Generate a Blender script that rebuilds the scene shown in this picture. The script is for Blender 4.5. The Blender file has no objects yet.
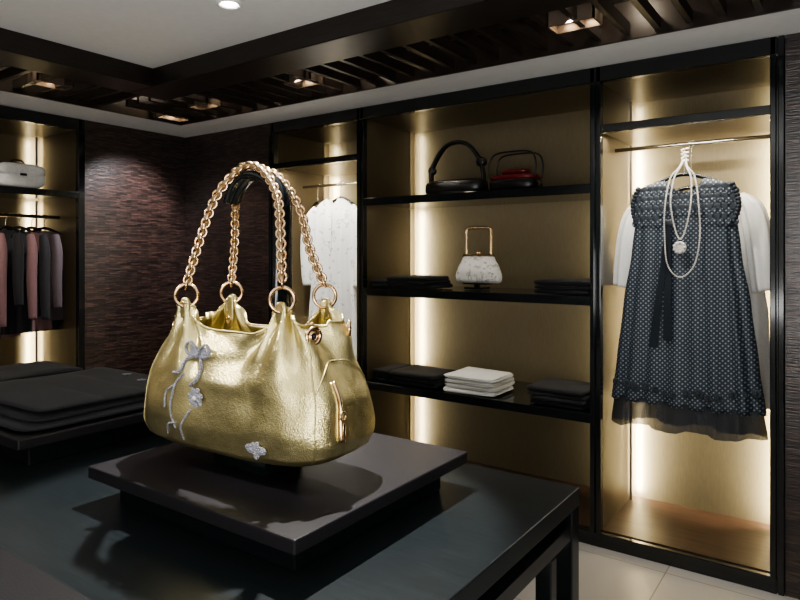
import bpy, bmesh, math, random
from mathutils import Vector, Matrix, noise
random.seed(7)
S=bpy.context.scene
COL=S.collection
pi=math.pi

# ------------------------------------------------------------------ materials
def newmat(name):
    m=bpy.data.materials.new(name); m.use_nodes=True
    nt=m.node_tree; b=nt.nodes['Principled BSDF']
    return m,nt,b
def setc(b,col,rough=.5,metal=0,coat=0,spec=.5,sheen=0,crough=.08):
    b.inputs['Base Color'].default_value=(*col,1)
    b.inputs['Roughness'].default_value=rough
    b.inputs['Metallic'].default_value=metal
    b.inputs['Coat Weight'].default_value=coat
    b.inputs['Coat Roughness'].default_value=crough
    b.inputs['Specular IOR Level'].default_value=spec
    b.inputs['Sheen Weight'].default_value=sheen
def bump_noise(nt,b,scale,strength,dist=.002,vec=(1,1,1),kind='noise'):
    tc=nt.nodes.new('ShaderNodeTexCoord'); mp=nt.nodes.new('ShaderNodeMapping')
    mp.inputs['Scale'].default_value=vec
    nt.links.new(tc.outputs['Object'],mp.inputs[0])
    if kind=='noise':
        n=nt.nodes.new('ShaderNodeTexNoise'); n.inputs['Scale'].default_value=scale; n.inputs['Detail'].default_value=4; o=n.outputs['Fac']
    else:
        n=nt.nodes.new('ShaderNodeTexVoronoi'); n.inputs['Scale'].default_value=scale; o=n.outputs['Distance']
    nt.links.new(mp.outputs[0],n.inputs['Vector'])
    bp=nt.nodes.new('ShaderNodeBump'); bp.inputs['Strength'].default_value=strength; bp.inputs['Distance'].default_value=dist
    nt.links.new(o,bp.inputs['Height']); nt.links.new(bp.outputs[0],b.inputs['Normal'])
    return n,o
def ramp(nt,src,dst,stops):
    r=nt.nodes.new('ShaderNodeValToRGB')
    while len(r.color_ramp.elements)<len(stops): r.color_ramp.elements.new(.5)
    for e,(p,c) in zip(r.color_ramp.elements,stops): e.position=p; e.color=(*c,1)
    nt.links.new(src,r.inputs[0]); nt.links.new(r.outputs[0],dst)
def simple(name,col,rough=.5,metal=0,coat=0,sc=60,st=.1,var=.15,vec=(1,1,1),kind='noise',dist=.002,sheen=0,spec=.5,crough=.08):
    m,nt,b=newmat(name); setc(b,col,rough,metal,coat,spec,sheen,crough)
    n,o=bump_noise(nt,b,sc,st,dist,vec,kind)
    ramp(nt,o,b.inputs['Base Color'],[(.3,tuple(c*(1-var) for c in col)),(.7,tuple(min(1,c*(1+var)) for c in col))])
    return m
def emis(name,col,strength):
    m,nt,b=newmat(name); setc(b,col,.4)
    b.inputs['Emission Color'].default_value=(*col,1); b.inputs['Emission Strength'].default_value=strength
    return m
M={}
M['ceil']=simple('ceiling_plaster',(.84,.84,.83),.8,sc=30,st=.02,var=.02)
M['dark']=simple('dark_stained_wood',(.016,.012,.010),.35,sc=8,st=.1,var=.4,vec=(1,1,12))
M['lattice']=simple('lattice_wood',(.026,.019,.015),.35,sc=10,st=.1,var=.3)
M['lacq']=simple('black_lacquer',(.006,.008,.009),.14,sc=20,st=.01,var=.1,coat=.4)
M['back']=simple('bronze_satin_panel',(.160,.132,.084),.38,metal=.40,sc=90,st=.08,var=.12,vec=(6,6,.25))
M['side']=simple('bronze_side_panel',(.110,.087,.054),.32,metal=.4,sc=90,st=.08,var=.12,vec=(.3,.3,6))
M['bayfloor']=simple('brown_wood_base',(.048,.025,.015),.35,sc=6,st=.1,var=.4,vec=(1,8,8))
M['table']=simple('table_grey_wood',(.011,.0145,.016),.30,sc=14,st=.15,var=.25,vec=(1,14,14),dist=.001,spec=.4)
M['slab']=simple('pedestal_leather',(.015,.0135,.0155),.42,sc=300,st=.25,var=.2,dist=.001,spec=.28)
M['mat']=simple('leather_pad',(.012,.011,.0115),.6,sc=260,st=.5,var=.3,dist=.001,spec=.2)
M['black']=simple('black_wool',(.009,.009,.012),.85,sc=250,st=.4,var=.3,sheen=.06)
M['blackl']=simple('black_leather',(.010,.009,.010),.3,sc=180,st=.2,var=.2)
M['red']=simple('red_leather',(.12,.006,.010),.3,sc=180,st=.2,var=.2)
M['white']=simple('white_cotton',(.74,.74,.72),.8,sc=120,st=.2,var=.04)
M['cream']=simple('cream_satin',(.70,.70,.68),.5,sc=60,st=.3,var=.08)
M['chrome']=simple('brushed_steel',(.45,.43,.40),.25,metal=1,sc=100,st=.02,var=.05)
M['silver']=simple('silver_glitter',(.27,.27,.30),.5,metal=.5,sc=420,st=.9,var=.6,kind='v',dist=.003)
M['pearl']=simple('pearl',(.66,.63,.58),.22,sc=40,st=.02,var=.05,coat=.5)
M['goldm']=simple('gold_metal',(.68,.47,.28),.22,metal=1,sc=60,st=.02,var=.08)
M['cord']=simple('tan_leather_cord',(.20,.14,.07),.5,metal=.2,sc=160,st=.3,var=.2)
M['roseg']=simple('rose_cloth',(.16,.085,.09),.8,sc=200,st=.3,var=.2,sheen=.1)
M['mauve']=simple('mauve_cloth',(.07,.05,.06),.8,sc=200,st=.3,var=.2,sheen=.1)
M['maroon']=simple('maroon_cloth',(.05,.014,.02),.8,sc=200,st=.3,var=.2,sheen=.1)
M['slate']=simple('slate_taffeta',(.022,.030,.040),.5,sc=150,st=.3,var=.25)
M['ribbon']=simple('ribbon_satin',(.018,.024,.032),.35,sc=150,st=.1,var=.15)
M['lamp']=emis('lamp_warm',(1,.80,.55),25)
M['lampw']=emis('lamp_white',(1,.95,.88),12)
M['housing']=simple('lamp_housing',(.22,.17,.13),.35,metal=.5,sc=60,st=.02,var=.05)
m,nt,b=newmat('gold_leather'); setc(b,(.62,.55,.27),.29,.92,0)
tc=nt.nodes.new('ShaderNodeTexCoord')
v1=nt.nodes.new('ShaderNodeTexVoronoi'); v1.inputs['Scale'].default_value=320
v2=nt.nodes.new('ShaderNodeTexNoise'); v2.inputs['Scale'].default_value=30; v2.inputs['Detail'].default_value=3; v2.inputs['Distortion'].default_value=.6
nt.links.new(tc.outputs['Object'],v1.inputs['Vector']); nt.links.new(tc.outputs['Object'],v2.inputs['Vector'])
b1=nt.nodes.new('ShaderNodeBump'); b1.inputs['Strength'].default_value=.35; b1.inputs['Distance'].default_value=.004
b2=nt.nodes.new('ShaderNodeBump'); b2.inputs['Strength'].default_value=.5; b2.inputs['Distance'].default_value=.0014
nt.links.new(v2.outputs['Fac'],b1.inputs['Height']); nt.links.new(v1.outputs['Distance'],b2.inputs['Height'])
nt.links.new(b1.outputs[0],b2.inputs['Normal']); nt.links.new(b2.outputs[0],b.inputs['Normal'])
n2=nt.nodes.new('ShaderNodeTexNoise'); n2.inputs['Scale'].default_value=14
ramp(nt,n2.outputs['Fac'],b.inputs['Base Color'],[(.3,(.54,.46,.22)),(.7,(.68,.59,.31))])
M['gold']=m
m,nt,b=newmat('floral_print'); setc(b,(.7,.7,.68),.6)
n,o=bump_noise(nt,b,35,.2)
ramp(nt,o,b.inputs['Base Color'],[(.0,(.72,.71,.68)),(.55,(.72,.71,.68)),(.6,(.3,.29,.28)),(.66,(.7,.69,.66))])
M['floral']=m
m,nt,b=newmat('embroidered_white'); setc(b,(.78,.78,.76),.7)
n,o=bump_noise(nt,b,16,.25)
ramp(nt,o,b.inputs['Base Color'],[(.0,(.80,.80,.78)),(.60,(.80,.80,.78)),(.635,(.38,.38,.38)),(.67,(.78,.78,.76))])
M['embr']=m
m,nt,b=newmat('polka_dot_fabric'); setc(b,(.03,.04,.055),.55)
tc=nt.nodes.new('ShaderNodeTexCoord'); sp=nt.nodes.new('ShaderNodeSeparateXYZ'); cb=nt.nodes.new('ShaderNodeCombineXYZ')
nt.links.new(tc.outputs['Object'],sp.inputs[0]); nt.links.new(sp.outputs['X'],cb.inputs[0]); nt.links.new(sp.outputs['Z'],cb.inputs[1])
mp=nt.nodes.new('ShaderNodeMapping'); mp.inputs['Rotation'].default_value=(0,0,pi/4); nt.links.new(cb.outputs[0],mp.inputs[0])
vo=nt.nodes.new('ShaderNodeTexVoronoi'); vo.voronoi_dimensions='2D'; vo.inputs['Randomness'].default_value=0; vo.inputs['Scale'].default_value=62
nt.links.new(mp.outputs[0],vo.inputs['Vector'])
ramp(nt,vo.outputs['Distance'],b.inputs['Base Color'],[(.19,(.24,.28,.32)),(.28,(.022,.032,.045))])
M['dots']=m
m,nt,b=newmat('dark_tulle'); setc(b,(.018,.024,.034),.7); b.inputs['Alpha'].default_value=.86
M['tulle']=m
m,nt,b=newmat('coconut_strand_panel'); setc(b,(.03,.02,.017),.32,spec=.6,coat=.6,crough=.22)
tc=nt.nodes.new('ShaderNodeTexCoord'); sp=nt.nodes.new('ShaderNodeSeparateXYZ'); cb=nt.nodes.new('ShaderNodeCombineXYZ'); ad=nt.nodes.new('ShaderNodeMath')
nt.links.new(tc.outputs['Object'],sp.inputs[0]); nt.links.new(sp.outputs['X'],ad.inputs[0]); nt.links.new(sp.outputs['Y'],ad.inputs[1])
nt.links.new(ad.outputs[0],cb.inputs[0]); nt.links.new(sp.outputs['Z'],cb.inputs[1])
br=nt.nodes.new('ShaderNodeTexBrick'); br.inputs['Scale'].default_value=1; br.inputs['Brick Width'].default_value=.085; br.inputs['Row Height'].default_value=.011
br.inputs['Mortar Size'].default_value=.0010; br.offset=.37
br.inputs['Color1'].default_value=(.014,.009,.008,1); br.inputs['Color2'].default_value=(.080,.046,.036,1); br.inputs['Mortar'].default_value=(.004,.003,.003,1)
nt.links.new(cb.outputs[0],br.inputs['Vector'])
nz=nt.nodes.new('ShaderNodeTexNoise'); nz.inputs['Scale'].default_value=1; mp=nt.nodes.new('ShaderNodeMapping'); mp.inputs['Scale'].default_value=(14,130,1)
nt.links.new(cb.outputs[0],mp.inputs[0]); nt.links.new(mp.outputs[0],nz.inputs['Vector'])
mx=nt.nodes.new('ShaderNodeMixRGB'); mx.blend_type='MULTIPLY'; mx.inputs[0].default_value=.9
r=nt.nodes.new('ShaderNodeValToRGB'); r.color_ramp.elements[0].position=.35; r.color_ramp.elements[0].color=(.35,.35,.35,1); r.color_ramp.elements[1].position=.65; r.color_ramp.elements[1].color=(1.4,1.35,1.35,1)
nt.links.new(nz.outputs['Fac'],r.inputs[0]); nt.links.new(br.outputs['Color'],mx.inputs[1]); nt.links.new(r.outputs[0],mx.inputs[2])
nt.links.new(mx.outputs[0],b.inputs['Base Color'])
bp=nt.nodes.new('ShaderNodeBump'); bp.inputs['Strength'].default_value=.8; bp.inputs['Distance'].default_value=.0028
nt.links.new(nz.outputs['Fac'],bp.inputs['Height']); nt.links.new(bp.outputs[0],b.inputs['Normal']); nt.links.new(bp.outputs[0],b.inputs['Coat Normal'])
M['strand']=m
m,nt,b=newmat('cream_floor_tile'); setc(b,(.5,.47,.42),.3)
tc=nt.nodes.new('ShaderNodeTexCoord'); br=nt.nodes.new('ShaderNodeTexBrick'); br.offset=0
br.inputs['Scale'].default_value=1; br.inputs['Brick Width'].default_value=.6; br.inputs['Row Height'].default_value=.6; br.inputs['Mortar Size'].default_value=.003
br.inputs['Color1'].default_value=(.50,.48,.45,1); br.inputs['Color2'].default_value=(.46,.44,.41,1); br.inputs['Mortar'].default_value=(.25,.23,.2,1)
nt.links.new(tc.outputs['Object'],br.inputs['Vector']); nt.links.new(br.outputs['Color'],b.inputs['Base Color'])
M['floor']=m

# ------------------------------------------------------------------ mesh builder
def spow(c,e): return math.copysign(abs(c)**e,c)
def interp(t,pts):
    if t<=pts[0][0]: return pts[0][1]
    for (a,x),(b_,y) in zip(pts,pts[1:]):
        if t<=b_:
            k=(t-a)/(b_-a); k=k*k*(3-2*k)*.5+k*.5
            return x+(y-x)*k
    return pts[-1][1]
class MB:
    def __init__(s): s.v=[];s.f=[];s.m=[];s.s=[];s.mats=[]
    def mi(s,k):
        if k not in s.mats: s.mats.append(k)
        return s.mats.index(k)
    def add(s,vs,fs,k,smooth=True,mat=None):
        o=len(s.v); i=s.mi(k)
        for p in vs:
            p=Vector(p)
            s.v.append(mat@p if mat else p)
        for f in fs: s.f.append([o+j for j in f]); s.m.append(i); s.s.append(smooth)
    def box(s,x0,x1,y0,y1,z0,z1,k,mat=None):
        vs=[(x,y,z) for z in (z0,z1) for y in (y0,y1) for x in (x0,x1)]
        s.add(vs,[(0,2,3,1),(4,5,7,6),(0,1,5,4),(2,6,7,3),(0,4,6,2),(1,3,7,5)],k,False,mat)
    def grid(s,rings,k,closed=True,cap0=False,cap1=False,mat=None,smooth=True):
        n=len(rings[0]); vs=[p for r in rings for p in r]; fs=[]
        for i in range(len(rings)-1):
            for j in range(n if closed else n-1):
                j2=(j+1)%n
                fs.append((i*n+j,i*n+j2,(i+1)*n+j2,(i+1)*n+j))
        if cap0: fs.append(tuple(range(n))[::-1])
        if cap1: fs.append(tuple((len(rings)-1)*n+j for j in range(n)))
        s.add(vs,fs,k,smooth,mat)
    def sell(s,c,ax,k,exy=.2,ez=.6,rot=0,nz=0,nu=48,nv=14,nsc=9,mat=None):
        rings=[];R=Matrix.Rotation(rot,3,'Z')
        for i in range(nv+1):
            ph=-pi/2+pi*i/nv
            ph=max(-pi/2+.02,min(pi/2-.02,ph)); ring=[]
            for j in range(nu):
                th=2*pi*(j+.5)/nu
                p=Vector((ax[0]*spow(math.cos(ph),ez)*spow(math.cos(th),exy),ax[1]*spow(math.cos(ph),ez)*spow(math.sin(th),exy),ax[2]*spow(math.sin(ph),ez)))
                p=R@p
                if nz:
                    q=(p+Vector(c))*nsc
                    p+=Vector((noise.noise(q),noise.noise(q+Vector((9,0,0))),.5*noise.noise(q+Vector((0,9,0)))*(1 if ph>0 else .0)))*nz
                ring.append(p+Vector(c))
            rings.append(ring)
        s.grid(rings,k,True,True,True,mat)
    def tube(s,pts,rad,k,n=12,flat=1,closed=False,cap=True,up=Vector((0,0,1)),mat=None):
        pts=[Vector(p) for p in pts]; rings=[]; L=len(pts)
        N=None
        for i,p in enumerate(pts):
            t=(pts[(i+1)%L if closed else min(i+1,L-1)]-pts[i-1 if (closed or i) else 0]).normalized()
            if N is None:
                a=up if abs(t.dot(up))<.95 else Vector((0,1,0))
                N=(a-t*a.dot(t)).normalized()
            else: N=(N-t*N.dot(t)).normalized()
            B=t.cross(N); r=rad[i] if isinstance(rad,(list,tuple)) else rad
            rings.append([p+N*r*math.cos(2*pi*j/n)+B*r*flat*math.sin(2*pi*j/n) for j in range(n)])
        if closed: rings.append(rings[0])
        s.grid(rings,k,True,cap and not closed,cap and not closed,mat)
    def torus(s,c,R,r,nrm,k,t=None,el=1,nR=20,nr=8,mat=None):
        nrm=Vector(nrm).normalized(); t=Vector(t) if t else nrm.orthogonal()
        t=(t-nrm*t.dot(nrm)).normalized(); b_=nrm.cross(t); c=Vector(c)
        rings=[]
        for i in range(nR):
            a=2*pi*i/nR; d=t*math.cos(a)+b_*math.sin(a); e=t*math.cos(a)*el+b_*math.sin(a)
            rings.append([c+e*R+d*r*math.cos(2*pi*j/nr)+nrm*r*math.sin(2*pi*j/nr) for j in range(nr)])
        rings.append(rings[0]); s.grid(rings,k,True,mat=mat)
    def cyl(s,a,b_,r,k,n=20,r2=None,mat=None):
        s.tube([a,b_],[r,r2 if r2 is not None else r],k,n,mat=mat)
    def ball(s,c,r,k,nu=10,nv=7,sc=(1,1,1),mat=None):
        s.sell(c,(r*sc[0],r*sc[1],r*sc[2]),k,1,1,0,0,nu,nv,mat=mat)
    def obj(s,name,parent=None,bevel=0,solid=0,loc=None):
        me=bpy.data.meshes.new(name)
        if loc is None and parent is None and s.v:
            lo=[min(p[i] for p in s.v) for i in range(3)]; hi=[max(p[i] for p in s.v) for i in range(3)]
            loc=Vector(((lo[0]+hi[0])/2,(lo[1]+hi[1])/2,lo[2]))
        loc=Vector(loc) if loc is not None else Vector((0,0,0))
        me.from_pydata([p-loc for p in s.v],[],s.f)
        for k in s.mats: me.materials.append(M[k])
        for p,i,sm in zip(me.polygons,s.m,s.s): p.material_index=i; p.use_smooth=sm
        me.update()
        bm=bmesh.new(); bm.from_mesh(me)
        if not bevel: bmesh.ops.remove_doubles(bm,verts=bm.verts,dist=1e-6)
        bmesh.ops.recalc_face_normals(bm,faces=bm.faces); bm.to_mesh(me); bm.free()
        o=bpy.data.objects.new(name,me); COL.objects.link(o); o.location=loc
        if bevel:
            md=o.modifiers.new('bevel','BEVEL'); md.width=bevel; md.segments=2; md.limit_method='ANGLE'
        if solid:
            md=o.modifiers.new('solid','SOLIDIFY'); md.thickness=solid; md.offset=-1
        if parent is not None: adopt(o,parent)
        return o
def adopt(o,parent):
    o.parent=parent; o.matrix_parent_inverse=Matrix.Translation(-parent.location)
def empty(name,loc):
    e=bpy.data.objects.new(name,None); COL.objects.link(e); e.location=loc; e.empty_display_size=.1
    return e
def cat(pts,n=12,closed=False):
    pts=[Vector(p) for p in pts]; out=[]; L=len(pts)
    rng=range(L if closed else L-1)
    for i in rng:
        p0=pts[(i-1)%L] if (closed or i>0) else pts[0]; p1=pts[i]; p2=pts[(i+1)%L]; p3=pts[(i+2)%L] if (closed or i+2<L) else pts[-1]
        for j in range(n):
            t=j/n
            out.append(.5*((2*p1)+(-p0+p2)*t+(2*p0-5*p1+4*p2-p3)*t*t+(-p0+3*p1-3*p2+p3)*t**3))
    if not closed: out.append(pts[-1])
    return out
def resample(pts,step):
    out=[pts[0]]; acc=0; 
    for a,b_ in zip(pts,pts[1:]):
        d=(b_-a).length
        while acc+d>=step and d>0:
            k=(step-acc)/d; a=a+(b_-a)*k; out.append(a.copy()); d=(b_-a).length; acc=0
        acc+=d
    return out
def aim(o,target):
    o.rotation_euler=(Vector(target)-o.location).to_track_quat('-Z','Y').to_euler()
def spot(loc,target,e,size=50,blend=.5,rad=.03,col=(1,.9,.78),name='spot_light',parent=None):
    l=bpy.data.lights.new(name,'SPOT'); l.energy=e; l.spot_size=math.radians(size); l.spot_blend=blend; l.shadow_soft_size=rad; l.color=col
    o=bpy.data.objects.new(name,l); COL.objects.link(o); o.location=loc; aim(o,target)
    if parent: adopt(o,parent)
    return o
def area(loc,target,e,sx,sy,col=(1,.92,.78),name='area_light',parent=None):
    l=bpy.data.lights.new(name,'AREA'); l.energy=e; l.shape='RECTANGLE'; l.size=sx; l.size_y=sy; l.color=col
    o=bpy.data.objects.new(name,l); COL.objects.link(o); o.location=loc; aim(o,target)
    if parent: adopt(o,parent)
    return o

# ------------------------------------------------------------------ constants
D=3.2; DB=3.8; XL=-4.39; XLB=-4.99; XR=2.4; YF=-2.4; ZC=2.42
BX=[-3.385,-2.569,-1.048,-.256]

# ------------------------------------------------------------------ room shell
def boxobj(name,*a,bevel=0):
    mb=MB(); mb.box(*a); return mb.obj(name,bevel=bevel)
boxobj('floor',XLB-.1,XR+.1,YF-.1,DB+.12,-.1,0,'floor')
boxobj('wall_back',XLB-.1,XR+.1,DB+.02,DB+.12,0,2.9,'dark')
boxobj('wall_left',XLB-.12,XLB-.02,YF-.1,DB+.02,0,2.9,'dark')
boxobj('wall_right',XR,XR+.1,YF,DB+.02,0,2.9,'strand')
boxobj('wall_front',XLB-.02,XR,YF-.1,YF,0,2.9,'ceil')
mb=MB()
mb.box(XLB-.02,BX[0]-.02,D,DB+.02,0,ZC-.001,'strand'); mb.box(BX[3]+.03,XR,D,DB+.02,0,ZC-.001,'strand')
mb.obj('wall_panel_back')
mb=MB(); mb.box(XLB-.02,XL,2.37,D-.001,0,ZC-.001,'strand'); mb.box(XLB-.02,XL,YF,.4,0,ZC-.001,'strand'); mb.obj('wall_panel_left')
mb=MB()
mb.box(XLB,XR,2.84,DB+.02,ZC,2.85,'ceil'); mb.box(XLB,-3.94,YF,2.84,ZC,2.85,'ceil')
mb.box(-3.15,XR,YF,2.09,2.50,2.85,'ceil')
mb.box(XLB,XR,YF,DB,2.85,2.9,'dark')
mb.obj('ceiling')
mb=MB()
mb.box(-3.38,XR,2.08,2.32,2.40,2.85,'dark'); mb.box(-3.38,-3.14,YF,2.08,2.40,2.85,'dark')
mb.obj('ceiling_beam',bevel=.004)
mb=MB()
mb.box(-3.93,XR,2.825,2.84,2.405,2.85,'lattice'); mb.box(-3.945,-3.93,YF,2.84,2.405,2.85,'lattice')
mb.box(-3.93,XR,2.32,2.825,2.80,2.85,'dark'); mb.box(-3.93,-3.38,YF,2.32,2.80,2.85,'dark')
x=-3.80
while x<XR:
    mb.box(x,x+.025,2.32,2.825,2.425,2.475,'lattice'); x+=.125
y=2.2
while y>YF:
    mb.box(-3.93,-3.38,y,y+.025,2.425,2.475,'lattice'); y-=.125
mb.box(-3.93,XR,2.56,2.58,2.475,2.51,'lattice'); mb.box(-3.67,-3.65,YF,2.56,2.475,2.51,'lattice')
mb.obj('ceiling_lattice')
fx=[(-2.47,2.57),(-3.37,2.6),(-.93,2.57),(-3.65,1.78),(-3.84,2.70),(.4,2.57),(-3.65,.6)]
for (x,y) in fx:
    e=empty('ceiling_spotlight',(x,y,2.45))
    mb=MB(); along = x>-3.5
    w,h=(.10,.055) if along else (.055,.10)
    mb.box(x-w,x+w,y-h,y-h+.008,2.418,2.54,'housing'); mb.box(x-w,x+w,y+h-.008,y+h,2.418,2.54,'housing')
    mb.box(x-w,x-w+.008,y-h,y+h,2.418,2.54,'housing'); mb.box(x+w-.008,x+w,y-h,y+h,2.418,2.54,'housing')
    mb.box(x-w,x+w,y-h,y+h,2.54,2.56,'lattice')
    for s_ in (-1,1):
        dx,dy=(s_*.048,0) if along else (0,s_*.048)
        mb.cyl((x+dx,y+dy,2.455),(x+dx,y+dy,2.53),.034,'housing',r2=.022)
        mb.cyl((x+dx,y+dy,2.45),(x+dx,y+dy,2.453),.022,'lamp')
    mb.obj('housing',parent=e)
e=empty('ceiling_downlight',(-2.07,1.72,2.5)); mb=MB()
mb.torus((-2.07,1.72,2.497),.045,.008,(0,0,1),'ceil',nR=28); mb.cyl((-2.07,1.72,2.494),(-2.07,1.72,2.499),.030,'lampw'); mb.obj('trim_ring',parent=e)

# ------------------------------------------------------------------ back cabinet
cab=empty('display_cabinet',((BX[0]+BX[3])/2,D,0))
mb=MB()
for i,x in enumerate(BX):
    mb.box(x-.027,x-.004,D-.012,D+.03,.0,ZC-.003,'lacq'); mb.box(x+.004,x+.027,D-.012,D+.03,0,ZC-.003,'lacq')
    mb.box(x-.006,x+.006,D+.004,D+.03,0,ZC-.003,'lacq')
mb.box(BX[0],BX[3],D-.012,D+.03,2.34,ZC-.003,'lacq')
mb.box(BX[0],BX[3],D-.010,D+.03,0,.07,'lacq')
for a,b_ in ((0,1),(2,3)):
    mb.box(BX[a]+.02,BX[b_]-.02,D-.006,D+.03,2.085,2.125,'lacq')
mb.obj('frame',parent=cab,bevel=.003)
mb=MB()
for i in range(3):
    a,b_=BX[i]+.004,BX[i+1]-.004
    mb.box(a,b_,DB-.01,DB+.015,.0,2.40,'back')
    mb.box(a,b_,D+.03,DB-.01,.03,.075,'bayfloor')
    mb.box(a,b_,D+.03,DB-.01,2.345,2.40,'side')
for i in range(4):
    mb.box(BX[i]-.02,BX[i]+.02,D+.03,DB-.01,0,2.40,'side')
for a,b_ in ((0,1),(2,3)):
    mb.box(BX[a]+.02,BX[b_]-.02,D+.03,DB-.02,2.095,2.12,'side')
mb.obj('carcass',parent=cab)
SH=[1.811,1.238,.640]
mb=MB()
for z in SH:
    mb.box(BX[1]+.02,BX[2]-.02,D-.004,D+.03,z-.026,z+.022,'lacq')
    mb.box(BX[1]+.02,BX[2]-.02,D+.03,DB-.012,z-.012,z+.018,'lacq')
mb.obj('shelves',parent=cab,bevel=.002)
mb=MB()
mb.cyl((BX[2]+.02,3.46,2.03),(BX[3]-.02,3.46,2.03),.010,'chrome'); mb.cyl((BX[0]+.02,3.50,1.98),(BX[1]-.02,3.50,1.98),.010,'chrome')
mb.obj('hanging_rails',parent=cab)
mbL=MB()
def led(x,y,z0,z1,tx,ty,e,parent):
    l=bpy.data.lights.new('led_strip','AREA'); l.energy=e*(z1-z0); l.shape='RECTANGLE'; l.size=.02; l.size_y=z1-z0-.02; l.color=(1,.92,.69)
    o=bpy.data.objects.new('led_strip',l); COL.objects.link(o); o.location=(x,y,(z0+z1)/2)
    d=Vector((tx,ty,0)).normalized(); zax=-d; yax=Vector((0,0,1)); xax=yax.cross(zax)
    o.rotation_euler=Matrix((xax,yax,zax)).transposed().to_euler(); adopt(o,parent)
    mbL.box(x-d.x*.012-.006,x-d.x*.012+.006,y-d.y*.012-.006,y-d.y*.012+.006,z0,z1,'chrome')
comp={0:[(.08,2.09,1.0),(2.12,2.34,.25)],1:[(.08,.62,.50),(.66,1.22,.8),(1.26,1.79,.85),(1.835,2.34,.20)],2:[(.08,2.09,1.3),(2.12,2.34,.25)]}
for i in range(3):
    for (z0,z1,p) in comp[i]:
        led(BX[i]+.040,3.72,z0,z1,.6,1,12*p,cab); led(BX[i+1]-.040,3.72,z0,z1,-.6,1,(12 if i!=1 else 7)*p,cab)
mbL.obj('led_channels',parent=cab)
for i in (0,2):
    area(((BX[i]+BX[i+1])/2,3.27,2.075),((BX[i]+BX[i+1])/2,3.40,1.2),5.5,.7,.03,name='bay_strip',parent=cab)
area((-1.81,3.26,2.33),(-1.81,3.5,1.8),.4,1.4,.03,name='bay_strip',parent=cab)
area((-1.81,3.25,1.78),(-1.81,3.45,1.2),1.0,1.4,.02,name='bay_strip',parent=cab)
area((-1.81,3.25,1.205),(-1.81,3.45,.6),1.7,1.4,.02,name='bay_strip',parent=cab)

# ------------------------------------------------------------------ left wall cabinet
lc=empty('display_cabinet',(XL,1.37,0))
mb=MB()
for y in (.40,2.345):
    mb.box(XL-.03,XL+.012,y-.022,y+.022,0,ZC-.003,'lacq')
mb.box(XL-.03,XL+.012,.40,2.345,2.34,ZC-.003,'lacq'); mb.box(XL-.03,XL+.012,.40,2.345,0,.07,'lacq')
mb.box(XL-.03,XL+.008,.40,2.345,1.865,1.91,'lacq')
mb.obj('frame',parent=lc,bevel=.003)
mb=MB()
mb.box(XLB-.015,XLB+.01,.4,2.345,0,2.4,'back'); mb.box(XLB+.01,XL-.03,2.33,2.36,0,2.4,'side'); mb.box(XLB+.01,XL-.03,.4,.43,0,2.4,'side')
mb.box(XLB+.01,XL-.03,.4,2.345,.03,.075,'bayfloor'); mb.box(XLB+.01,XL-.03,.4,2.345,2.345,2.4,'side'); mb.box(XLB+.01,XL-.03,.4,2.345,1.88,1.905,'lacq')
mb.cyl((-4.66,.43,1.74),(-4.66,2.33,1.74),.012,'chrome')
mb.obj('carcass',parent=lc)
mbL=MB()
for z0,z1,p in ((.08,1.87,1.),(1.92,2.34,.5)):
    led(XLB+.08,2.29,z0,z1,-1,.6,12*p,lc); led(XLB+.08,.47,z0,z1,-1,-.6,12*p,lc)
mbL.obj('led_channels',parent=lc)
area((-4.5,1.4,1.86),(-4.7,1.4,1),5,.03,1.6,name='bay_strip',parent=lc)
area((-4.5,1.4,2.33),(-4.7,1.4,1.9),4,.03,1.6,name='bay_strip',parent=lc)

# ------------------------------------------------------------------ display table
TX0,TX1,TY0,TY1,TZ=-3.15,-.559,.22,1.585,.88
tb=empty('display_table',((TX0+TX1)/2,(TY0+TY1)/2,0))
mb=MB(); mb.box(TX0,TX1,TY0,TY1,TZ-.045,TZ,'table')
for x0 in (TX0+.002,TX1-.052):
    for y0 in (TY0+.002,TY1-.052): mb.box(x0,x0+.05,y0,y0+.05,0,TZ-.045,'lacq')
for y0 in (TY0+.005,TY1-.045):
    mb.box(TX0+.05,TX1-.05,y0,y0+.04,TZ-.12,TZ-.08,'lacq'); mb.box(TX0+.05,TX1-.05,y0,y0+.04,.1,.14,'lacq')
for x0 in (TX0+.005,TX1-.045):
    mb.box(x0,x0+.04,TY0+.05,TY1-.05,TZ-.12,TZ-.08,'lacq'); mb.box(x0,x0+.04,TY0+.05,TY1-.05,.1,.14,'lacq')
    mb.box(x0,x0+.04,TY1-.18,TY1-.145,.14,TZ-.12,'lacq'); mb.box(x0,x0+.04,TY0+.145,TY0+.18,.14,TZ-.12,'lacq')
mb.box(TX0+.1,TX1-.1,TY0+.1,TY1-.1,.14,.16,'lacq')
mb.obj('table_frame',parent=tb,bevel=.003)
boxobj('leather_pad',-2.3,-.85,.25,.58,TZ,TZ+.004,'mat')
def pedestal(x0,x1,y0,y1):
    mb=MB(); mb.box(x0,x1,y0,y1,.943,.972,'slab'); mb.box(x0+.05,x1-.05,y0+.05,y1-.05,TZ,.943,'lacq')
    mb.box(x0+.03,x1-.03,y0+.03,y1-.03,.930,.944,'lacq')
    return mb.obj('display_pedestal',bevel=.004)
pedestal(-1.468,-.79,.80,1.418); pedestal(-2.50,-1.82,.80,1.418)
PZ=.972

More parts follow.
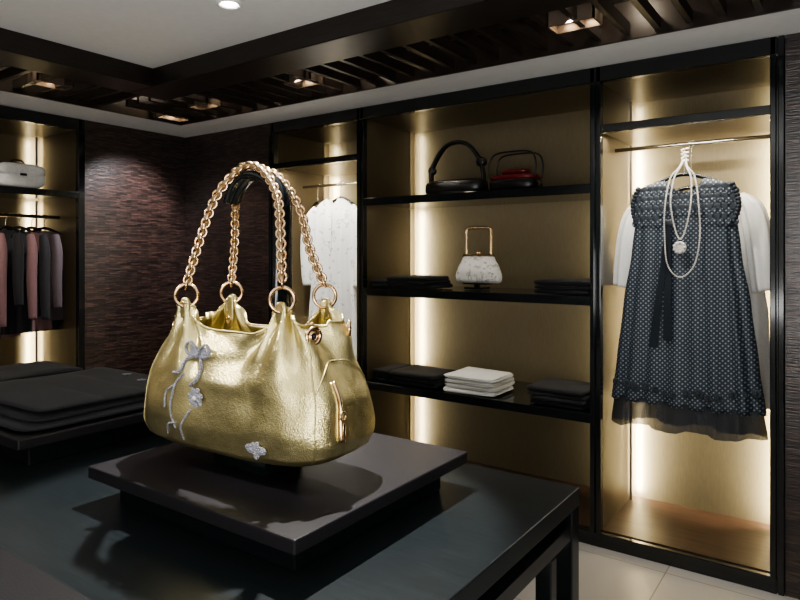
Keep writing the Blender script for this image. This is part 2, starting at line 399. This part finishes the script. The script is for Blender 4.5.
# ------------------------------------------------------------------ gold handbag
BO=(-1.155,1.035,1.018)
hb=empty('gold_handbag',BO)
BR=Matrix.Translation(BO)@Matrix.Rotation(math.radians(4),4,'Z')
def bagpt(th,s,off=0):
    a=interp(s,[(0,.235),(.03,.264),(.08,.284),(.18,.292),(.45,.284),(.75,.262),(1,.236)])
    b_=interp(s,[(0,.088),(.03,.110),(.08,.126),(.25,.132),(.55,.114),(.8,.094),(1,.080)])
    e=2/4.0; c,sn=math.cos(th),math.sin(th)
    x=a*spow(c,e); y=b_*spow(sn,e)
    k=max(0,(s-.45)/.55); k=k*k*(3-2*k)
    x-=math.copysign(.062*k*max(0,1-abs(y)/(b_*.85)),c)
    ax_=abs(x)
    g=math.exp(-((ax_-.150)/.038)**2)*(1 if abs(y)>.3*b_ else .3)
    g2=math.exp(-((ax_-.24)/.05)**2)
    H=.276+.064*g+.026*g2
    z=s*H+.014*(abs(x)/.28)**4*(1-s)**3
    fr=min(1,abs(y)/(b_*.8))
    fan=0
    for xa in (-.15,.15):
        dx_=x-xa; dist=max(.02,(H-z)+.03); ang=math.atan2(dx_,dist)
        fan+=math.sin(ang*9)*math.exp(-(dist/.15)**2)*math.exp(-(dx_/.14)**2)
    cr=math.sin((z*1.0+.35*x)*55+4*noise.noise(Vector((x*5,y*5,z*5))))*noise.noise(Vector((x*6+3,y*6,z*8)))
    d=.012*fan*fr+.009*noise.noise(Vector((x*7,y*7,z*6)))*(.4+s)+.0026*noise.noise(Vector((x*20,y*20,z*13)))*(.3+s)+.0034*cr
    d+=.010*math.sin(pi*min(1,s*1.1))*fr
    d-=.018*fr*math.exp(-((x)/.09)**2)*max(0,s-.6)*1.8
    nrm=Vector((c*abs(c)**1.5,sn*max(.2,abs(sn))**.3,0)).normalized()
    return Vector((x,y,z))+nrm*(d+off)
mb=MB(); NT=260; NV=74; rings=[]
base=[bagpt(2*pi*j/NT,0) for j in range(NT)]
for i in range(6):
    k=max(.02,i/6)
    rings.append([Vector((p.x*k,p.y*k,p.z*k)) for p in base])
for i in range(NV+1): rings.append([bagpt(2*pi*j/NT,i/NV) for j in range(NT)])
mb.grid(rings,'gold',True,True,False,mat=BR)
mb.obj('bag_body',parent=hb,solid=.005)
mb=MB()
mb.tube([bagpt(2*pi*j/NT,1,.0005)+Vector((0,0,.001)) for j in range(NT)],.0028,'gold',8,closed=True,mat=BR)
def seam(f,n=40,r=.0018,k='gold'):
    mb.tube([bagpt(*f(i/n),.0008) for i in range(n+1)],r,k,7,mat=BR)
for th in (-.62,.62,pi-.62,pi+.62): seam(lambda t,th=th:(th,.04+.93*t))
seam(lambda t:(-.60+1.2*t,.55+.18*math.sin(t*pi)))
mb.tube([bagpt(-.16,.20+.42*i/20,.003) for i in range(21)],.0040,'goldm',8,mat=BR)
for dth in (-.05,.05): mb.tube([bagpt(-.16+dth,.20+.42*i/20,.001) for i in range(21)],.0018,'gold',6,mat=BR)
pl=bagpt(-.16,.40,.010); mb.torus(pl,.009,.002,(1,0,0),'goldm',mat=BR)
mb.sell(bagpt(-.16,.28,.012),(.002,.005,.020),'goldm',1,.8,mat=BR,nu=14,nv=8)
mb.obj('seams_and_zip',parent=hb)
mb=MB()
att={'FL':(-2.12,-.150),'FR':(-1.02,.150),'BL':(2.12,-.150),'BR':(1.02,.150)}
P={}
for k_,(th,xx) in att.items():
    best=min((abs(bagpt(th+d*.01,1).x-xx),th+d*.01) for d in range(-70,71))[1]
    p=bagpt(best,1); P[k_]=p; sg=-1 if p.y<0 else 1
    mb.sell(p+Vector((0,sg*.004,-.016)),(.015,.005,.026),'gold',.6,.6,mat=BR,nu=20,nv=10)
    mb.torus(p+Vector((0,0,.014)),.027,.0042,(.75,-.55,.1) if k_[1]=='R' else (.55,-.8,.1),'goldm',nR=30,nr=10,mat=BR)
def grommet(th,s):
    p=bagpt(th,s,.003); q=bagpt(th,s,.01); n=(q-p).normalized()
    mb.torus(p,.017,.0045,n,'goldm',nR=28,mat=BR); mb.cyl(p-n*.002,p+n*.002,.015,'goldm',mat=BR); mb.torus(p+n*.002,.008,.003,n,'goldm',mat=BR)
    mb.ball(p+n*.002,.005,'blackl',mat=BR)
grommet(-2.46,.90); grommet(-.36,.93); grommet(.62,.95)
# strap tag hanging inside the opening from the rear left ring
q=P['BL']; mb.sell(q+Vector((.012,-.016,-.035)),(.011,.003,.042),'gold',.5,.5,mat=BR,nu=20,nv=10); mb.torus(q+Vector((.012,-.020,-.055)),.008,.0025,(0,1,0),'goldm',mat=BR)
mb.obj('rings_and_grommets',parent=hb)
mb=MB()
def w(k_,dz=.04): return BR@(P[k_]+Vector((0,0,dz)))
fl,fr_,bl,brr=w('FL'),w('FR'),w('BL'),w('BR')
front=[fl,(-1.270,.965,1.50),(-1.240,.985,1.60),(-1.212,1.01,1.655),(-1.165,1.02,1.682),(-1.11,1.02,1.665),(-1.052,1.01,1.60),(-1.015,.985,1.50),fr_]
backh=[bl,(-1.320,1.115,1.50),(-1.298,1.10,1.60),(-1.25,1.080,1.655),(-1.185,1.070,1.678),(-1.115,1.075,1.655),(-1.066,1.095,1.58),(-1.040,1.105,1.48),brr]
def chain(path):
    pts=resample(cat(path,30),.0120)
    for i in range(len(pts)):
        t=(pts[min(i+1,len(pts)-1)]-pts[max(i-1,0)]).normalized()
        a=Vector((0,1,.2)); N=(a-t*a.dot(t)).normalized(); B=t.cross(N)
        an=pi/4 if i%2 else -pi/4
        nn=N*math.cos(an)+B*math.sin(an)
        mb.torus(pts[i],.0096,.0031,nn,'goldm',t=t,el=1.2,nR=12,nr=6)
    cord=[pts[i]+(Vector((0,1,0)) if i%2 else Vector((0,-1,0)))*.004 for i in range(len(pts))]
    mb.tube(cat(cord,3),.0062,'cord',7)
chain(front); chain(backh)
mb.obj('chain_handles',parent=hb)
mb=MB()
def front_th(x,s):
    return min((abs(bagpt(-pi+.02+d*.01,s).x-x),-pi+.02+d*.01) for d in range(300))[1]
def petal(x,s,L_,W_,a,k='silver'):
    c=bagpt(front_th(x,s),s,.004)
    R_=Matrix.Translation(c+Vector((math.cos(a)*L_*.8,-.001,math.sin(a)*L_*.8)))@Matrix.Rotation(-a,4,'Y')
    mb.sell((0,0,0),(L_,.0035,W_),k,1,1,0,.002,20,10,nsc=60,mat=BR@R_)
def onbag(pts,r,k='silver'):
    mb.tube(cat([bagpt(front_th(x,s),s,.003) for (x,s) in pts],8),r,k,7,mat=BR)
def wing(x,s,L_,W_,a):
    th=front_th(x,s); c=bagpt(th,s,.006); pts=[]
    for i in range(22):
        t=2*pi*i/22; u=L_*(1-math.cos(t)); v=W_*math.sin(t)*(.35+.65*(1-math.cos(t))/2)
        pts.append(c+Vector((u*math.cos(a)-v*math.sin(a),-.002,u*math.sin(a)+v*math.cos(a))))
    mb.tube(pts,.0038,'silver',7,closed=True,mat=BR)
    petal(x,s,L_*.85,W_*.75,a)
wing(-.078,.80,.021,.019,.35); wing(-.078,.80,.021,.018,2.6)
onbag([(-.078,.80),(-.060,.72),(-.062,.62),(-.078,.56)],.0045); onbag([(-.082,.79),(-.108,.71),(-.112,.62),(-.130,.56)],.0045)
mb.ball(bagpt(front_th(-.078,.80),.80,.009),.008,'silver',mat=BR)
for i in range(7): petal(-.055,.47,.014,.009,.3+2*pi*i/7)
for i in range(5): petal(-.055,.47,.007,.006,.8+2*pi*i/5)
mb.ball(bagpt(front_th(-.055,.47),.47,.008),.005,'pearl',mat=BR)
for a,L_ in ((.1,.018),(1.2,.011),(3.0,.016),(-1.2,.010),(2.2,.010)): petal(.13,.13,L_,.010,a)
onbag([(-.10,.62),(-.118,.50),(-.122,.32),(-.105,.20)],.0026); onbag([(-.065,.38),(-.078,.30),(-.09,.22),(-.088,.12)],.0026)
onbag([(-.118,.5),(-.145,.40),(-.142,.30)],.0025); onbag([(-.1,.25),(-.13,.2),(-.14,.12)],.0025)
mb.obj('lace_applique',parent=hb)
mb=MB()
mb.box(-1.25,-1.07,.99,1.11,PZ,BO[2]-.0005,'lacq')
path=cat([(-1.080,1.05,1.016),(-1.078,1.05,1.3),(-1.074,1.05,1.52),(-1.080,1.05,1.60),(-1.11,1.045,1.645),(-1.165,1.042,1.662),(-1.215,1.042,1.643),(-1.245,1.042,1.60)],10)
mb.tube(path,.013,'lacq',14,flat=2.2,up=Vector((1,0,0)))
mb.obj('handbag_stand')

# ------------------------------------------------------------------ folded clothes
def stack(name,cx,cy,z,wd,dp,layers,h,k,rot=0,jit=.012):
    mb=MB()
    for i in range(layers):
        mb.sell((cx+random.uniform(-jit,jit),cy+random.uniform(-jit,jit),z+h*(i+.5)+.001),(wd/2-random.uniform(0,.016),dp/2,h*.56),k,.16,.42,rot+random.uniform(-.06,.06),.016,72,12,nsc=13)
        for q in (.3,-.3):
            mb.sell((cx+random.uniform(-jit,jit),cy-.006,z+h*(i+.5+q*.6)+.001),(wd/2-.010,dp/2,h*.18),k,.2,.6,rot,.010,56,8,nsc=11)
    return mb.obj(name)
s2=SH[1]+.022; s3=SH[2]+.022
stack('folded_sweater_stack',-2.46,3.40,s2,.15,.28,2,.024,'black')
stack('folded_sweater_stack',-2.235,3.38,s2,.33,.30,3,.025,'black'); stack('folded_sweater_stack',-1.25,3.38,s2,.32,.30,3,.025,'black')
stack('folded_sweater_stack',-2.46,3.40,s3,.15,.28,3,.024,'black')
stack('folded_sweater_stack',-2.20,3.38,s3,.34,.30,3,.026,'black'); stack('folded_shirt_stack',-1.80,3.38,s3,.35,.30,4,.026,'white'); stack('folded_sweater_stack',-1.27,3.38,s3,.34,.30,4,.024,'black')
tr=MB()
tr.sell((-2.14,1.11,PZ+.0115),(.30,.285,.011),'black',.18,.6,0,.007,72,12,nsc=7)
tr.sell((-2.15,1.12,PZ+.030),(.285,.27,.011),'black',.18,.6,.03,.009,72,12,nsc=7)
for i,(yy,rr) in enumerate(((1.29,.02),(1.13,-.03),(.97,.03))):
    tr.sell((-2.15+.01*i,yy,PZ+.048+.004*i),(.275,.105,.009),'black',.2,.6,rr,.008,64,12,nsc=8)
for (cx,cy) in ((-2.03,1.30),(-2.17,1.33)):
    for q in range(5):
        a=2*pi*q/5; tr.sell((cx+.010*math.cos(a),cy+.010*math.sin(a),PZ+.060),(.007,.005,.002),'silver',1,1,a,0,10,6)
tr.obj('folded_trousers')
stack('folded_jacket_stack',-2.78,1.22,TZ,.36,.40,5,.024,'black')

# ------------------------------------------------------------------ shelf bags
mb=MB(); z0=SH[0]+.022
mb.sell((-1.99,3.42,z0+.052),(.21,.09,.051),'blackl',.7,.5,0,.003)
mb.torus((-1.99,3.42,z0+.075),.16,.006,(0,0,1),'chrome',nR=40)
ap=cat([(-2.17,3.42,z0+.06),(-2.165,3.42,z0+.18),(-2.08,3.42,z0+.305),(-1.99,3.42,z0+.335),(-1.90,3.42,z0+.305),(-1.815,3.42,z0+.19),(-1.80,3.42,z0+.06)],12)
mb.tube(ap,.013,'blackl',12,flat=1.7,up=Vector((1,0,0)))
mb.cyl((-1.815,3.405,z0+.20),(-1.815,3.435,z0+.20),.03,'blackl'); mb.cyl((-2.165,3.405,z0+.17),(-2.165,3.435,z0+.17),.024,'blackl')
mb.obj('black_handbag')
mb=MB()
mb.sell((-1.59,3.42,z0+.042),(.155,.09,.041),'blackl',.7,.5,0,.002); mb.sell((-1.59,3.42,z0+.085),(.15,.085,.022),'red',.7,.6,0,.002)
mb.sell((-1.59,3.42,z0+.12),(.09,.05,.02),'red',.7,.8,0,.002)
for yy in (3.37,3.47):
    mb.tube(cat([(-1.73,yy,z0+.08),(-1.735,yy,z0+.17),(-1.70,yy,z0+.225),(-1.59,yy,z0+.235),(-1.48,yy,z0+.225),(-1.445,yy,z0+.17),(-1.45,yy,z0+.08)],10),.0055,'blackl',9)
mb.obj('red_handbag')
mb=MB()
mb.box(-1.945,-1.825,3.44,3.55,s2,s2+.012,'lacq'); mb.box(-1.90,-1.87,3.485,3.505,s2+.012,1.293,'lacq'); mb.box(-1.96,-1.80,3.45,3.54,1.290,1.298,'lacq')
mb.obj('purse_stand')
mb=MB(); rings=[]
for i in range(25):
    s=i/24; hw=interp(s,[(0,.140),(.06,.155),(.25,.156),(.6,.136),(.85,.112),(1,.100)]); d=interp(s,[(0,.025),(.1,.042),(.4,.048),(1,.014)])
    rings.append([Vector((-1.875+hw*spow(math.cos(t),.6)*(1+.015*math.sin(9*t)*(s)),3.495+d*spow(math.sin(t),.7)+.006*math.sin(24*t)*s,1.2985+.1665*s)) for t in [2*pi*j/96 for j in range(96)]])
mb.grid(rings,'floral',True,True,True)
mb.box(-1.978,-1.772,3.480,3.510,1.460,1.474,'goldm')
mb.ball((-1.882,3.495,1.481),.009,'goldm'); mb.ball((-1.868,3.495,1.481),.009,'goldm')
mb.tube(cat([(-1.960,3.495,1.47),(-1.960,3.495,1.60),(-1.948,3.495,1.634),(-1.875,3.495,1.638),(-1.802,3.495,1.634),(-1.790,3.495,1.60),(-1.790,3.495,1.47)],10),.0085,'goldm',10)
mb.obj('clutch_purse')

# ------------------------------------------------------------------ garments
def garment(mb,k,C,rows,topf=None,kf=9,amp=.012,ph=0,n=110,nv=44,cap=False,rot=0,hemf=None):
    zb,zt=rows[0][0],rows[-1][0]; R_=Matrix.Rotation(rot,3,'Z'); rings=[]
    for i in range(nv+1):
        v=i/nv; z_=zb+(zt-zb)*v
        hw=interp(z_,[(r_[0],r_[1]) for r_ in rows]); d=interp(z_,[(r_[0],r_[2]) for r_ in rows]); ring=[]
        for j in range(n):
            th=2*pi*j/n; x=hw*spow(math.cos(th),.85); y=d*spow(math.sin(th),.85)
            f=(1-v)**.6
            fo=amp*f*(math.sin(kf*x/hw*pi+ph)+.5*math.sin(kf*1.7*x/hw*pi+ph*2))
            y+=fo*(1 if math.sin(th)>0 else -1)*min(1,abs(math.sin(th))*2)*(-1 if math.sin(th)<0 else 1)
            x+=amp*.3*f*math.sin(kf*th+ph)
            top=zt+(topf(x/hw,math.sin(th)) if topf else 0)
            bot=zb+(hemf(x/hw) if hemf else 0)
            z=bot+(top-bot)*v
            y+=.006*noise.noise(Vector((x*10+ph,y*10,z*5)))*1.2
            ring.append(R_@Vector((x,y,0))+Vector((C[0],C[1],z)))
        rings.append(ring)
    mb.grid(rings,k,True,cap,cap)
def hanger(mb,C,zs,wd,rodz,k='lacq',ang=0):
    R_=Matrix.Translation((C[0],C[1],0))@Matrix.Rotation(ang,4,'Z')
    mb.tube(cat([(-wd,0,zs-.05),(-wd*.6,0,zs-.012),(0,0,zs+.02),(wd*.6,0,zs-.012),(wd,0,zs-.05)],8),.010,k,10,mat=R_)
    mb.tube(cat([(0,0,zs+.015),(0,0,zs+.06),(0,0,rodz-.03),(.018,0,rodz-.008),(.016,0,rodz+.010),(0,0,rodz+.0135),(-.014,0,rodz+.006)],8),.0025,'chrome',8,mat=R_)
dx,dy=-.655,3.32
dr=empty('polka_dot_dress',(dx,dy,.63))
mb=MB()
def neckz(u):
    a=abs(u)
    return -.085*(1-(a/.42)**2)**.6 if a<.42 else -.03*((a-.42)/.58)**1.5
def neck(u,sn):
    a=abs(u)
    if a<.42: return neckz(u)+(.03 if sn>0 else 0)
    return neckz(u)
garment(mb,'dots',(dx,dy),[(.74,.345,.075),(.95,.318,.07),(1.25,.285,.062),(1.5,.245,.06),(1.7,.225,.05),(1.835,.205,.022)],neck,7,.014,.6)
mb.obj('dress_body',parent=dr,solid=.002)
mb=MB()
garment(mb,'tulle',(dx,dy),[(.625,.352,.082),(.76,.335,.07)],None,8,.013,.2,nv=8,hemf=lambda u:.012*math.sin(9*u))
mb.obj('tulle_hem',parent=dr)
mb=MB()
def fronty(x,z):
    hw=interp(z,[(.74,.345),(.95,.318),(1.25,.285),(1.5,.245),(1.7,.225),(1.835,.205)]); d=interp(z,[(.74,.075),(.95,.07),(1.25,.062),(1.5,.06),(1.7,.05),(1.835,.022)])
    u=max(-.98,min(.98,x/hw)); c=abs(u)**(1/.85); sn=math.sqrt(max(0,1-c*c)); return dy-d*sn**.85
row=0; z=1.625
while z<1.815:
    x=-.225+(row%2)*.015
    while x<.23:
        u=x/.215
        if z<1.835+neckz(max(-1,min(1,u)))-.004 and not (z<1.66 and abs(x)<.10):
            mb.sell((dx+x,fronty(x,z)-.009,z),(.0165,.003,.018),'slate' if (row%2) else 'dots',1,1,0,.0015,14,8)
        x+=.030
    z+=.024; row+=1
for side in (-1,1):
    for j in range(12):
        a=j/11
        mb.sell((dx+side*(.212+.026*math.sin(a*pi)),fronty(.19,1.7)+.012,1.80-.19*a),(.012,.020,.013),'slate',1,1,0,.002,14,8)
for j in range(14):
    x=-.31+.62*j/13+random.uniform(-.008,.008); z=.80+.030*abs(x/.3)+random.uniform(-.012,.012); r_=random.uniform(.017,.025)
    y=fronty(x,z)-.014
    for q in range(7):
        a=2*pi*q/7
        mb.sell((dx+x+math.cos(a)*r_*.6,y,z+math.sin(a)*r_*.6),(r_*.40,.004,r_*.40),'slate',1,1,0,.002,10,6)
    mb.ball((dx+x,y-.005,z),r_*.28,'ribbon')
for (xa,za,xb,zb_) in ((-.06,1.62,-.125,1.02),(-.055,1.62,-.06,1.06)):
    vs=[];n=16
    for i in range(n+1):
        t=i/n; x=xa+(xb-xa)*t; z=za+(zb_-za)*t; wdt=.010+.012*t; y=fronty(x,z)-.018-.004*math.sin(t*12)
        vs+= [(dx+x-wdt,y+.003,z),(dx+x+wdt,y-.003,z)]
    mb.add(vs,[(2*i,2*i+1,2*i+3,2*i+2) for i in range(n)],'ribbon')
mb.sell((dx-.06,fronty(-.06,1.62)-.014,1.625),(.03,.008,.016),'ribbon',.8,.8)
mb.obj('ruffles_and_flowers',parent=dr)
mb=MB()
mb.tube(cat([(dx-.185,dy,1.795),(dx-.11,dy,1.832),(dx,dy,1.862),(dx+.11,dy,1.832),(dx+.185,dy,1.795)],8),.010,'lacq',10)
mb.tube(cat([(dx,dy,1.86),(dx,dy,1.93),(dx,dy+.06,1.985),(dx,dy+.125,2.015),(dx,dy+.135,2.044),(dx,dy+.155,2.038)],8),.003,'chrome',8)
mb.obj('hanger',parent=dr)
mb=MB()
inner=[(0,.02,1.95),(-.012,-.02,1.90),(-.038,-.045,1.84),(-.045,-.085,1.72),(-.025,-.09,1.60),(0,-.092,1.545),(.025,-.09,1.60),(.045,-.085,1.72),(.038,-.045,1.84),(.012,-.02,1.90)]
outer=[(0,.02,1.96),(-.016,-.02,1.90),(-.055,-.045,1.84),(-.07,-.088,1.70),(-.07,-.092,1.55),(-.055,-.095,1.42),(0,-.098,1.365),(.06,-.096,1.42),(.085,-.092,1.55),(.08,-.088,1.70),(.055,-.045,1.84),(.016,-.02,1.90)]
for loop in (inner,outer):
    for p in resample(cat([(dx+a,dy+b_,c) for a,b_,c in loop],16,True),.0085): mb.ball(p,.0043,'pearl',8,6)
for i in range(22):
    a=i*.9; mb.ball((dx+.014*math.cos(a),dy+.01+.014*math.sin(a),1.93+.0028*i),.005,'pearl',8,6)
mb.ball((dx,dy-.10,1.505),.030,'pearl',20,14,(1,.5,1))
for q in range(9):
    a=2*pi*q/9; mb.ball((dx+.022*math.cos(a),dy-.112,1.505+.022*math.sin(a)),.0085,'pearl',10,7)
mb.obj('pearl_necklace')
mb=MB(); bx,by=-.650,3.48
def coll(u,sn): return -.05*(1-(abs(u)/.3)**2) if abs(u)<.3 else -.07*((abs(u)-.3)/.7)**1.4
garment(mb,'white',(bx,by),[(.74,.350,.05),(1.2,.335,.045),(1.55,.290,.04),(1.80,.25,.02)],coll,6,.012,1.1)
for sd in (-1,1):
    pts=cat([(bx+sd*.20,by,1.765),(bx+sd*.265,by-.03,1.70),(bx+sd*.300,by-.05,1.55),(bx+sd*.325,by-.05,1.30)],10)
    rings=[]
    for i,p in enumerate(pts):
        t=i/(len(pts)-1); r_=.032+.022*math.sin(t*pi*.7)
        rings.append([p+Vector((math.cos(a)*r_*(1+.12*math.sin(6*a)),math.sin(a)*r_*.6*(1+.15*math.sin(6*a+1)),math.cos(a)*sd*.25*r_)) for a in [2*pi*j/42 for j in range(42)]])
    mb.grid(rings,'white',True,True,True)
hanger(mb,(bx,by-.02),1.79,.20,2.03,'lacq')
mb.obj('white_blouse')
mb=MB(); wx,wy=-2.97,3.40
garment(mb,'embr',(wx,wy),[(.55,.27,.07),(1.0,.235,.06),(1.45,.20,.055),(1.70,.21,.05),(1.87,.17,.02)],coll,5,.020,2.)
for sd in (-1,1):
    mb.tube(cat([(wx+sd*.16,wy,1.80),(wx+sd*.215,wy-.02,1.70),(wx+sd*.235,wy-.03,1.5),(wx+sd*.23,wy-.03,1.25)],8),[.036+.018*math.sin(i/24*pi) for i in range(25)],'embr',18,flat=.6)
for i in range(6): mb.ball((wx+.01,wy-.062,1.74-.09*i),.006,'chrome')
mb.tube([(wx+.02,wy-.055,1.80-.03*i) for i in range(20)],.004,'embr',6)
hanger(mb,(wx,3.47),1.86,.14,1.98,'lacq')
mb.obj('white_embroidered_shirt')
mb=MB()
garment(mb,'black',(-3.22,3.62),[(1.0,.12,.05),(1.4,.11,.045),(1.84,.10,.02)],coll,5,.01,.3); hanger(mb,(-3.22,3.50+.0),1.84,.08,1.98); mb.tube([(-3.22,3.5,1.845),(-3.22,3.62,1.83)],.004,'chrome',8)
mb.obj('black_jacket')
cols=['mauve','black','roseg','black','roseg','maroon','mauve','roseg','black','mauve','roseg','maroon']
for i,k_ in enumerate(cols):
    y=2.22-.085*i+random.uniform(-.01,.01); zb_=.93+random.uniform(-.04,.10)+(.0 if i%3 else .05)
    mb=MB(); a=math.pi/2+random.uniform(-.25,.25)
    garment(mb,k_,(-4.66,y),[(zb_,.215,.038),(1.25,.205,.032),(1.5,.20,.028),(1.64,.16,.012)],lambda u,s_:-.02*abs(u),4,.012,i,n=60,nv=20,rot=a)
    mb.tube(cat([(-4.50,y,1.60),(-4.455,y-.01,1.5),(-4.44,y-.02,1.3),(-4.435,y-.015,zb_+.1)],8),[.030+.01*math.sin(j/24*pi) for j in range(25)],k_,14,flat=.8)
    hanger(mb,(-4.66,y),1.64,.15,1.74,'lacq',a)
    mb.obj('hanging_coat')
for yy,sc in ((2.00,1),(1.66,1.05)):
    mb=MB(); z_=1.911
    mb.sell((-4.56,yy,z_+.068*sc),(.085,.155*sc,.066*sc),'cream',.4,.55,0,.012,nsc=10)
    mb.sell((-4.545,yy,z_+.125*sc),(.085,.15*sc,.045),'cream',.35,.6,.03,.014,nsc=12)
    mb.box(-4.468,-4.462,yy-.02,yy+.02,z_+.085,z_+.10,'blackl')
    mb.tube(cat([(-4.55,yy-.05,z_+.15),(-4.55,yy-.03,z_+.19),(-4.55,yy+.03,z_+.19),(-4.55,yy+.05,z_+.15)],8),.006,'blackl',9)
    mb.obj('white_clutch_bag')

# ------------------------------------------------------------------ lighting
spot((-1.28,1.38,2.46),(-1.15,1.03,1.1),290,44,.3,.010,(1,.98,.95),'bag_spotlight')
spot((-2.25,.05,2.46),(-1.2,1.0,1.25),120,17,.5,.04,(1,.97,.93),'bag_spotlight')
spot((-.93,2.50,2.42),(-.66,3.32,1.3),55,60,.6,.03,(1,.96,.90))
spot((-2.47,2.50,2.42),(-2.0,3.5,1.0),24,60,.6,.03,(1,.92,.80))
spot((-3.0,2.50,2.42),(-3.0,3.4,1.4),85,45,.6,.03,(1,.96,.9))  # added spot without a fixture, brightens the white shirt
spot((-3.37,2.50,2.42),(-3.8,3.2,1.2),25,60,.8,.03,(1,.9,.8))
spot((-3.60,1.78,2.42),(-4.5,1.8,1.2),35,60,.6,.03,(1,.88,.75))
spot((-3.84,2.70,2.41),(-4.39,2.70,1.6),95,75,.8,.04,(.95,.95,1))
spot((-2.07,1.72,2.48),(-2.1,1.3,.9),16,80,.6,.04,(1,.96,.9))
for (x,y) in fx[:5]:
    l=bpy.data.lights.new('trough_glow','POINT'); l.energy=2.6; l.color=(1,.84,.64); l.shadow_soft_size=.03
    o=bpy.data.objects.new('trough_glow',l); COL.objects.link(o); o.location=(x+.16 if x>-3.5 else x,y if x>-3.5 else y-.16,2.60)
area((.3,-.6,1.2),(.0,-.2,2.5),76,1.6,1.6,(1,.99,.98),'added_bounce_fill')  # added unseen fill behind the camera, aimed up to brighten the ceiling

w_=bpy.data.worlds.new('world'); S.world=w_; w_.use_nodes=True
w_.node_tree.nodes['Background'].inputs[0].default_value=(.5,.52,.55,1); w_.node_tree.nodes['Background'].inputs[1].default_value=.2
try: S.view_settings.look='AgX - Medium High Contrast'
except Exception: pass
S.view_settings.exposure=.2

# ------------------------------------------------------------------ camera
cd=bpy.data.cameras.new('camera'); cam=bpy.data.objects.new('camera',cd); COL.objects.link(cam)
cam.location=(0,0,1.47); cam.rotation_euler=(pi/2,0,math.radians(35.25))
cd.sensor_width=36; cd.lens=636/800*36; cd.shift_y=-45/800; cd.clip_start=.02
S.camera=cam
